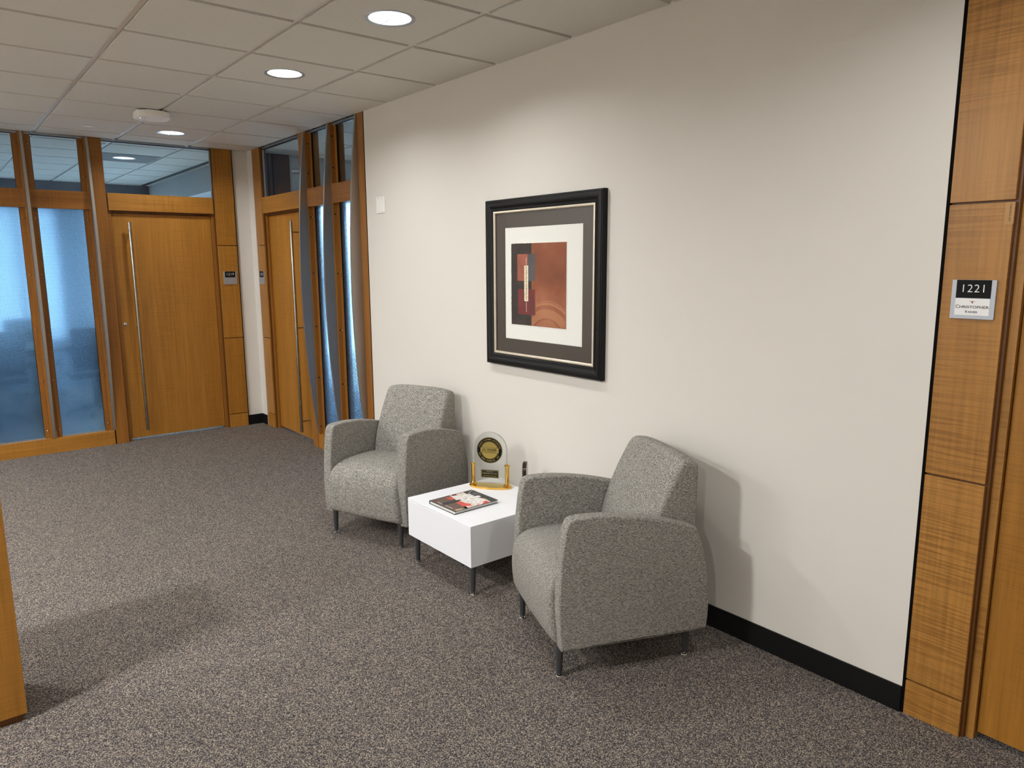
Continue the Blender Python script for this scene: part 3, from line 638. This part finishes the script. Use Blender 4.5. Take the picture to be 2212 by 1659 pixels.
patch('cover_print', [(0.50, 0.30), (0.85, 0.28), (0.98, 0.55), (0.95, 0.60), (0.70, 0.42), (0.50, 0.42)], 'book_red', 2); patch('cover_print', [(0.80, 0.68), (1, 0.62), (1, 0.80), (0.88, 0.80)], 'book_red', 2)
patch('cover_print', [(0.10, 0.30), (0.30, 0.33), (0.28, 0.42), (0.10, 0.40)], 'book_red', 2); patch('cover_print', [(0.02, 0.50), (0.14, 0.47), (0.15, 0.57), (0.02, 0.60)], 'book_wine', 2)
patch('cover_print', [(0.66, 0.0), (0.78, 0.16), (0.90, 0.20), (0.99, 0.12), (0.99, 0.0)], 'book_brown', 2); patch('cover_print', [(0.90, 0.06), (0.99, 0.05), (0.99, 0.22), (0.93, 0.20)], 'book_sand', 3)
patch('figure_print', [(0.36, 0.08), (0.47, 0.06), (0.50, 0.22), (0.52, 0.36), (0.47, 0.42), (0.42, 0.42), (0.38, 0.34), (0.35, 0.20)], 'book_navy', 3); patch('figure_print', [(0.40, 0.40), (0.48, 0.40), (0.47, 0.47), (0.41, 0.47)], 'book_navy', 3)
random.seed(3)
for row, (y0, x0, x1) in enumerate(((0.46, 0.10, 0.86), (0.57, 0.16, 0.92), (0.68, 0.20, 0.88))):
    x = x0
    while x < x1:
        wd = random.uniform(0.07, 0.13); dy = random.uniform(-0.02, 0.02)
        patch('title_print', [(x, y0 + dy), (x + wd, y0 + dy + 0.02), (x + wd - 0.01, y0 + dy + 0.115), (x + 0.005, y0 + dy + 0.10)], 'book_white', 4)
        patch('title_print', [(x + wd * 0.4, y0 + dy + 0.03), (x + wd * 0.55, y0 + dy + 0.03), (x + wd * 0.5, y0 + dy + 0.08), (x + wd * 0.38, y0 + dy + 0.075)], 'book_grey', 5)
        x += wd + 0.008
patch('credit_print', [(0.22, 0.065), (0.40, 0.065), (0.40, 0.075), (0.22, 0.075)], 'book_white', 4); patch('credit_print', [(0.52, 0.065), (0.80, 0.065), (0.80, 0.075), (0.52, 0.075)], 'book_white', 4)
tube('ribbon', [(-bw + 0.012, bh - 0.002, 0.0155), (-bw + 0.014, bh + 0.002, 0.019), (-bw + 0.022, bh - 0.02, 0.021), (-bw + 0.045, bh - 0.055, 0.0205), (-bw + 0.075, bh - 0.085, 0.0200), (-bw + 0.082, bh - 0.105, 0.0198)], 0.0012, 'paper_white', bk, 6)

# gold and acrylic award
aw = thing('arched_award', 'clear arched acrylic award on a gold oval base', 'award', M=wallM((-0.222, -0.800, 0.370), (0.5812, -0.8137, 0)))
def ell(a, b, n=48): return [(a * math.cos(2 * PI * k / n), b * math.sin(2 * PI * k / n)) for k in range(n)]
Rx = Matrix.Rotation(-PI / 2, 4, 'X')     # plan (x, y) -> local (x, z) with height on local y
prism('base', ell(0.125, 0.052), 0.0, 0.010, 'gold', aw, 0.003, 2, 40, M=Rx)
prism('base_inlay', ell(0.088, 0.034), 0.0102, 0.0106, 'gold_satin', aw, M=Rx)
for sx in (-0.1, 0.1):
    lathe('post', [(0, 0.010), (0.020, 0.010), (0.021, 0.014), (0.018, 0.019), (0.0135, 0.024), (0.0115, 0.030), (0.0115, 0.120), (0.0125, 0.126), (0.0165, 0.130), (0.0165, 0.134), (0.0125, 0.137), (0, 0.137)], 'gold', aw, 24, (sx, 0, 0), 'y')
arch = [(-0.0985, 0.022), (0.0985, 0.022)] + [(0.0985 * math.cos(PI * k / 32), 0.222 + 0.0985 * math.sin(PI * k / 32)) for k in range(33)]
prism('acrylic_plate', arch, -0.009, 0.009, 'acrylic', aw, 0.002, 2, 40)
def disc(nm, r, z0, z1, mat, par, cy=0.217, n=56): return prism(nm, [(r * math.cos(2 * PI * k / n), cy + r * math.sin(2 * PI * k / n)) for k in range(n)], z0, z1, mat, par)
md = disc('medallion', 0.075, 0.0092, 0.0096, 'gloss_black', aw)
for r0_, r1_, m_, l_ in ((0.0715, 0.0725, 'gold_satin', 0.0098), (0.0525, 0.0535, 'gold_satin', 0.0098)):
    bm = bmesh.new(); n = 56
    ra = [bm.verts.new((r0_ * math.cos(2 * PI * k / n), 0.217 + r0_ * math.sin(2 * PI * k / n), l_)) for k in range(n)]; rb = [bm.verts.new((r1_ * math.cos(2 * PI * k / n), 0.217 + r1_ * math.sin(2 * PI * k / n), l_)) for k in range(n)]
    for k in range(n): bm.faces.new((ra[k], ra[(k + 1) % n], rb[(k + 1) % n], rb[k]))
    from_bm('gold_ring', bm, m_, md)
disc('gold_seal', 0.049, 0.0096, 0.0099, 'gold_satin', md)
prism('seal_band', [(-0.0535, 0.203), (0.0535, 0.203), (0.0535, 0.231), (-0.0535, 0.231)], 0.0099, 0.0103, 'gold_satin', md)
for y in (0.2022, 0.2310): prism('band_line', [(-0.053, y), (0.053, y), (0.053, y + 0.0012), (-0.053, y + 0.0012)], 0.0103, 0.0106, 'gloss_black', md)
text('seal_lettering', 'J.D. POWER', 0.0205, 'gloss_black', md, tr(0, 0.2185, 0.0106), 0.0001, sx=0.80, bold=0.0003); text('seal_lettering', 'AND ASSOCIATES', 0.0068, 'gloss_black', md, tr(0.002, 0.2075, 0.0106), 0.0001, sx=1.15)
def ring_text(body, r, a0, a1, flip=False):
    for i, ch in enumerate(body):
        if ch == ' ': continue
        a = a0 + (a1 - a0) * i / (len(body) - 1)
        text('ring_lettering', ch, 0.0098, 'gold_satin', md, tr(r * math.cos(a), 0.217 + r * math.sin(a), 0.0099) @ Matrix.Rotation(a - PI / 2 + (PI if flip else 0), 4, 'Z'), 0.0001, bold=0.0001)
ring_text('HIGHEST CUSTOMER SATISFACTION', 0.0622, math.radians(162), math.radians(14))
ring_text('MAIL ORDER PHARMACIES  2007', 0.0622, math.radians(198), math.radians(330), True)
pl = prism('name_plate', [(-0.053, 0.057), (0.053, 0.057), (0.053, 0.103), (-0.053, 0.103)], 0.0092, 0.0098, 'gloss_black', aw)
for a in (((-0.051, 0.059), (0.051, 0.0605)), ((-0.051, 0.0995), (0.051, 0.101)), ((-0.051, 0.0605), (-0.0485, 0.0995)), ((0.0485, 0.0605), (0.051, 0.0995))): box('plate_border', (*a[0], 0.0098), (*a[1], 0.0101), 'gold_satin', pl)
text('plate_lettering', 'PRESENTED TO', 0.0062, 'gold_satin', pl, tr(0.002, 0.0925, 0.0099), 0.0001); text('plate_lettering', 'CAREMARK RX, INC.', 0.0098, 'gold_satin', pl, tr(0, 0.081, 0.0099), 0.0001, sx=0.98); text('plate_lettering', 'MAIL ORDER PHARMACIES', 0.0068, 'gold_satin', pl, tr(0, 0.068, 0.0099), 0.0001)

a2 = thing('arched_award', 'small dark mirror finish arched award partly hidden by the chair arm', 'award', (-0.170, -1.046, 0.370), math.radians(43))
box('base', (-0.05, -0.035, 0), (0.05, 0.035, 0.016), 'gloss_black', a2, 0.002)
arc2 = [(-0.042, 0.016), (0.042, 0.016)] + [(0.042 * math.cos(PI * k / 20), 0.145 + 0.048 * math.sin(PI * k / 20)) for k in range(21)]
prism('arch_plate', arc2, -0.011, 0.011, 'dark_chrome', a2, 0.004, 2, 40, M=Matrix.Rotation(PI / 2, 4, 'X'))

# ------------------------------------------------------------------ framed picture on the long wall
FC = (-0.0005, -0.997, 1.511)
pf = thing('framed_picture', 'framed abstract print in a black moulded frame on the white wall', 'picture', M=wallM(FC, (0, -1, 0)))
def ring_frame(nm, prof, hw, hh, mat, par):
    """profile of (inset from the outer edge, height off the wall) swept round a mitred rectangle"""
    vs_, fs = [], []; n = len(prof)
    for cx, cy in ((-1, -1), (1, -1), (1, 1), (-1, 1)):
        for i_, z in prof: vs_.append((cx * (hw - i_), cy * (hh - i_), z))
    for c in range(4):
        for k in range(n): fs.append((c * n + k, ((c + 1) % 4) * n + k, ((c + 1) % 4) * n + (k + 1) % n, c * n + (k + 1) % n))
    return mk(nm, vs_, fs, mat, par, 28)
ring_frame('frame', [(0, 0), (0, 0.026), (0.004, 0.031), (0.009, 0.031), (0.011, 0.034), (0.020, 0.036), (0.032, 0.034), (0.042, 0.028), (0.050, 0.025), (0.053, 0.027), (0.060, 0.025), (0.066, 0.020), (0.066, 0.0)], 0.472, 0.470, 'frame_black', pf)
ring_frame('silver_liner', [(0.064, 0.012), (0.064, 0.0215), (0.068, 0.0235), (0.074, 0.0225), (0.079, 0.018), (0.079, 0.012)], 0.472, 0.470, 'silver_leaf', pf)
box('mat_board', (-0.40, -0.398, 0.004), (0.40, 0.398, 0.008), 'mat_white', pf)
ring_frame('outer_mat', [(0, 0.0085), (0, 0.0115), (0.0765, 0.0115), (0.079, 0.0085)], 0.393, 0.391, 'mat_brown', pf)
# print: local x = -(Y - FC.y), y = Z - FC.z
def fx(Y): return -(Y - FC[1])
def fz(Z): return Z - FC[2]
random.seed(11)
x0, x1, y0, y1 = fx(-0.738), fx(-1.193), fz(1.283), fz(1.734)
edge = []
def rag(a, b, n, axis):
    for k in range(n):
        q = a + (b - a) * k / n; j = random.uniform(-0.0015, 0.0015); yield q, j
pe = [(q, y0 - 0.003 + j) for q, j in rag(x0 - 0.002, x1 + 0.003, 40, 0)] + [(x1 + 0.003 + j, q) for q, j in rag(y0 - 0.003, y1 + 0.002, 40, 1)] + [(q, y1 + 0.002 + j) for q, j in rag(x1 + 0.003, x0 - 0.002, 40, 0)] + [(x0 - 0.002 + j, q) for q, j in rag(y1 + 0.002, y0 - 0.003, 40, 1)]
pp = prism('print_paper', pe, 0.0082, 0.0098, 'paper_white', pf)
def art(nm, ax, bx_, ay, by, mat, lv): return prism(nm, [(ax, ay), (bx_, ay), (bx_, by), (ax, by)], 0.0098, 0.0098 + 0.00006 * lv, mat, pp)
xs = fx(-0.913)
pd = [(x0, y0), (xs, y0), (xs, y1)] + [(q, y1 + j * 0.7) for q, j in rag(xs, x0, 14, 0)] + [(x0 + j * 0.7, q) for q, j in rag(y1, y0, 30, 1)]
prism('art_ground', pd, 0.0098, 0.00986, 'art_dark', pp); art('art_ground', xs, x1, y0, y1, 'art_copper', 1)
art('art_block', fx(-0.792), fx(-0.882), fz(1.529), fz(1.676), 'art_rose', 2); art('art_block', fx(-0.882), fx(-0.945), fz(1.529), fz(1.676), 'art_slate', 2)
art('art_block', fx(-0.797), fx(-0.944), fz(1.343), fz(1.484), 'art_wine', 2)
prism('art_leaf', [(fx(-0.888), fz(1.345)), (fx(-0.935), fz(1.345)), (fx(-0.940), fz(1.40)), (fx(-0.922), fz(1.478)), (fx(-0.895), fz(1.41))], 0.0098, 0.0098 + 0.00018, 'art_wine_dark', pp)
art('art_strip', fx(-0.852), fx(-0.886), fz(1.418), fz(1.613), 'art_cream', 4)
nd = 33
for k in range(nd):
    z = 1.652 - (1.652 - 1.362) * k / (nd - 1); y = -0.8695
    ins = 1.418 < z < 1.613; art('art_stitch', fx(y + 0.0026), fx(y - 0.0026), fz(z - (0.0032 if ins else 0.0020)), fz(z + (0.0032 if ins else 0.0020)), 'art_black' if ins else 'ink_white', 5)
for k, (yy, zz) in enumerate(((-0.857, 1.585), (-0.88, 1.575), (-0.856, 1.545), (-0.881, 1.525), (-0.857, 1.50), (-0.88, 1.485), (-0.857, 1.455), (-0.881, 1.44))): art('art_mark', fx(yy + 0.004), fx(yy - 0.004), fz(zz), fz(zz + 0.0012), 'art_black', 5)
# concentric arcs at the lower right, clipped to the copper ground
acx, acy = fx(-1.040), fz(1.215)
def arc(rad, wdt):
    seg = []
    for k in range(73):
        a = PI * k / 72; x, y = acx + rad * math.cos(a), acy + rad * 0.86 * math.sin(a)
        ok = (fx(-0.946) if y > fz(1.345) else xs) < x < x1 - 0.003 and y > y0 + 0.002
        if ok: seg.append(a)
        elif seg: break
    if len(seg) < 3: return
    vs_, fs = [], []
    for a in seg:
        for r_ in (rad - wdt / 2, rad + wdt / 2): vs_.append((acx + r_ * math.cos(a), acy + r_ * 0.86 * math.sin(a), 0.0098 + 0.0002))
    for i in range(len(seg) - 1): fs.append((2 * i, 2 * i + 1, 2 * i + 3, 2 * i + 2))
    mk('art_arc', vs_, fs, 'art_line', pp)
for rad in [0.241, 0.231, 0.226, 0.221] + [0.190 - 0.0052 * k for k in range(11)] + [0.122 - 0.0085 * k for k in range(5)]: arc(rad, 0.0017)

# ------------------------------------------------------------------ room signs
def room_sign(label, M, digits, person=False):
    s = thing('room_sign', label, 'room sign', M=M); hw, hh = 0.0635, 0.0625
    box('holder', (-hw, -hh, 0), (hw, hh, 0.007), 'sign_silver', s, 0.0006)
    p = box('number_plate', (-0.0495, 0.0045, 0.007), (0.0495, hh - 0.0005, 0.0085), 'sign_black', s); text('digits', digits, 0.036, 'ink_white', p, tr(0, 0.034, 0.0086), 0.0002, space=1.08, bold=-0.0004)
    if person:
        q = box('name_card', (-0.0495, -0.0505, 0.0068), (0.0495, 0.0035, 0.0078), 'sign_white', s)
        text('lettering', 'C', 0.0150, 'ink_dark', q, tr(-0.0425, -0.0235, 0.0079), 0.0001, sx=1.05, bold=0.0002); text('lettering', 'HRISTOPHER', 0.0118, 'ink_dark', q, tr(0.0055, -0.0245, 0.0079), 0.0001, sx=1.24, bold=0.0002)
        text('lettering', 'R', 0.0115, 'ink_dark', q, tr(-0.0150, -0.0395, 0.0079), 0.0001, bold=0.0002); text('lettering', 'ISHER', 0.0088, 'ink_dark', q, tr(0.0035, -0.0402, 0.0079), 0.0001, sx=1.2, bold=0.0002)
        lg = [(-0.0095, 0.0), (-0.0075, -0.0014), (-0.004, -0.0026), (-0.0022, -0.0030), (-0.0016, -0.0050), (-0.0010, -0.0085), (0.0010, -0.0085), (0.0016, -0.0050), (0.0022, -0.0030), (0.004, -0.0026), (0.0075, -0.0014), (0.0095, 0.0), (0.0070, -0.0006), (0.0035, -0.0012), (0.0012, -0.0010), (-0.0012, -0.0010), (-0.0035, -0.0012), (-0.0070, -0.0006)]
        prism('horned_emblem', [(x, y - 0.0045) for x, y in lg], 0.0078, 0.0080, 'ink_brown', q)
    else: box('blank_card', (-0.0495, -0.0505, 0.0068), (0.0495, 0.0035, 0.0076), 'sign_silver', s)
    return s
room_sign('silver and black room sign 1221 with a white name card', wallM((0, -3.081, 1.505), (0, -1, 0)), '1221', True)
room_sign('silver and black room sign 1219 with blank silver card', wallM((-0.247, YB, 1.497), (1, 0, 0)), '1219')
room_sign('silver and black room sign beside the side wall door', wallM((0, 3.1655, 1.497), (0, -1, 0)), '1220')
tp = thing('tape_label', 'tan tape label with tiny vertical lettering on the wood panel', 'label', M=wallM((0, -3.1565, 1.771), (0, -1, 0)))
box('tape', (-0.0125, -0.0325, 0), (0.0125, 0.0325, 0.0005), 'tape_tan', tp); text('lettering', 'TORNADO KEY', 0.0078, 'tape_ink', tp, tr(0.001, 0.002, 0.0006) @ Matrix.Rotation(-PI / 2, 4, 'Z'), 0.0001, bold=0.0002)

# ------------------------------------------------------------------ blank plate, access point, sprinkler
bp_ = thing('wall_plate', 'blank white double wall plate with four screws', 'wall plate', M=wallM((0, 0.752, 2.041), (0, -1, 0)))
box('plate', (-0.0605, -0.0575, 0), (0.0605, 0.0575, 0.006), 'plastic_white', bp_, 0.002)
for sx in (-0.023, 0.023):
    for sy in (-0.046, 0.046): lathe('screw', [(0, 0), (0.0035, 0), (0.003, 0.0012), (0, 0.0014)], 'sign_silver', bp_, 10, (sx, sy, 0.006))
ap = thing('access_point', 'white rounded wireless access point with glowing dot on the ceiling', 'access point', (-1.192, 1.915, H))
rp = []
for cx, cy, a0 in ((0.055, 0.06, 0), (-0.055, 0.06, 90), (-0.055, -0.06, 180), (0.055, -0.06, 270)):
    for k in range(9): a = math.radians(a0 + k * 11.25); rp.append((cx + 0.055 * math.cos(a), cy + 0.055 * math.sin(a)))
prism('housing', rp, -0.050, -0.006, 'plastic_white', ap, 0.012, 4, 50)
prism('mount', [(x * 0.86, y * 0.86) for x, y in rp], -0.006, 0.0, 'black_plastic', ap)
prism('face_panel', [(x * 0.84, y * 0.84) for x, y in rp], -0.0506, -0.049, 'plastic_white', ap)
lathe('status_light', [(0, -0.0516), (0.004, -0.0516), (0.004, -0.0506), (0, -0.0506)], 'led_glow', ap, 12, (-0.078, 0.0, 0)); box('emblem', (-0.052, -0.012, -0.0509), (-0.044, 0.012, -0.0505), 'sign_silver', ap)
sk = thing('sprinkler_cover', 'small round concealed sprinkler cover on the ceiling', 'sprinkler', (-1.457, 2.79, H))
lathe('cover_plate', [(0, -0.006), (0.040, -0.006), (0.042, -0.004), (0.042, -0.003), (0, -0.003)], 'plastic_white', sk, 28); lathe('escutcheon', [(0.0, -0.003), (0.036, -0.003), (0.036, 0.0), (0, 0.0)], 'sign_silver', sk, 28)

# short notes on parts that look unlike the rest of their thing
NOTES = {'fin': 'bowed brushed steel fin', 'handle': 'full height round steel pull', 'patterned_pane': 'blue patterned glass pane', 'clear_pane': 'clear upper glass pane', 'lock_cylinder': 'round chrome lock cylinder',
         'acrylic_plate': 'clear acrylic plate', 'medallion': 'round black and gold medallion', 'silver_liner': 'thin silver inner frame', 'outer_mat': 'brown mat', 'ribbon': 'white bookmark ribbon', 'glide': 'chrome foot glide', 'roller_shade': 'pale roller shade'}
for o in list(bpy.data.objects):
    b = o.name.split('.')[0]
    if o.parent and b in NOTES: o['label'] = NOTES[b]
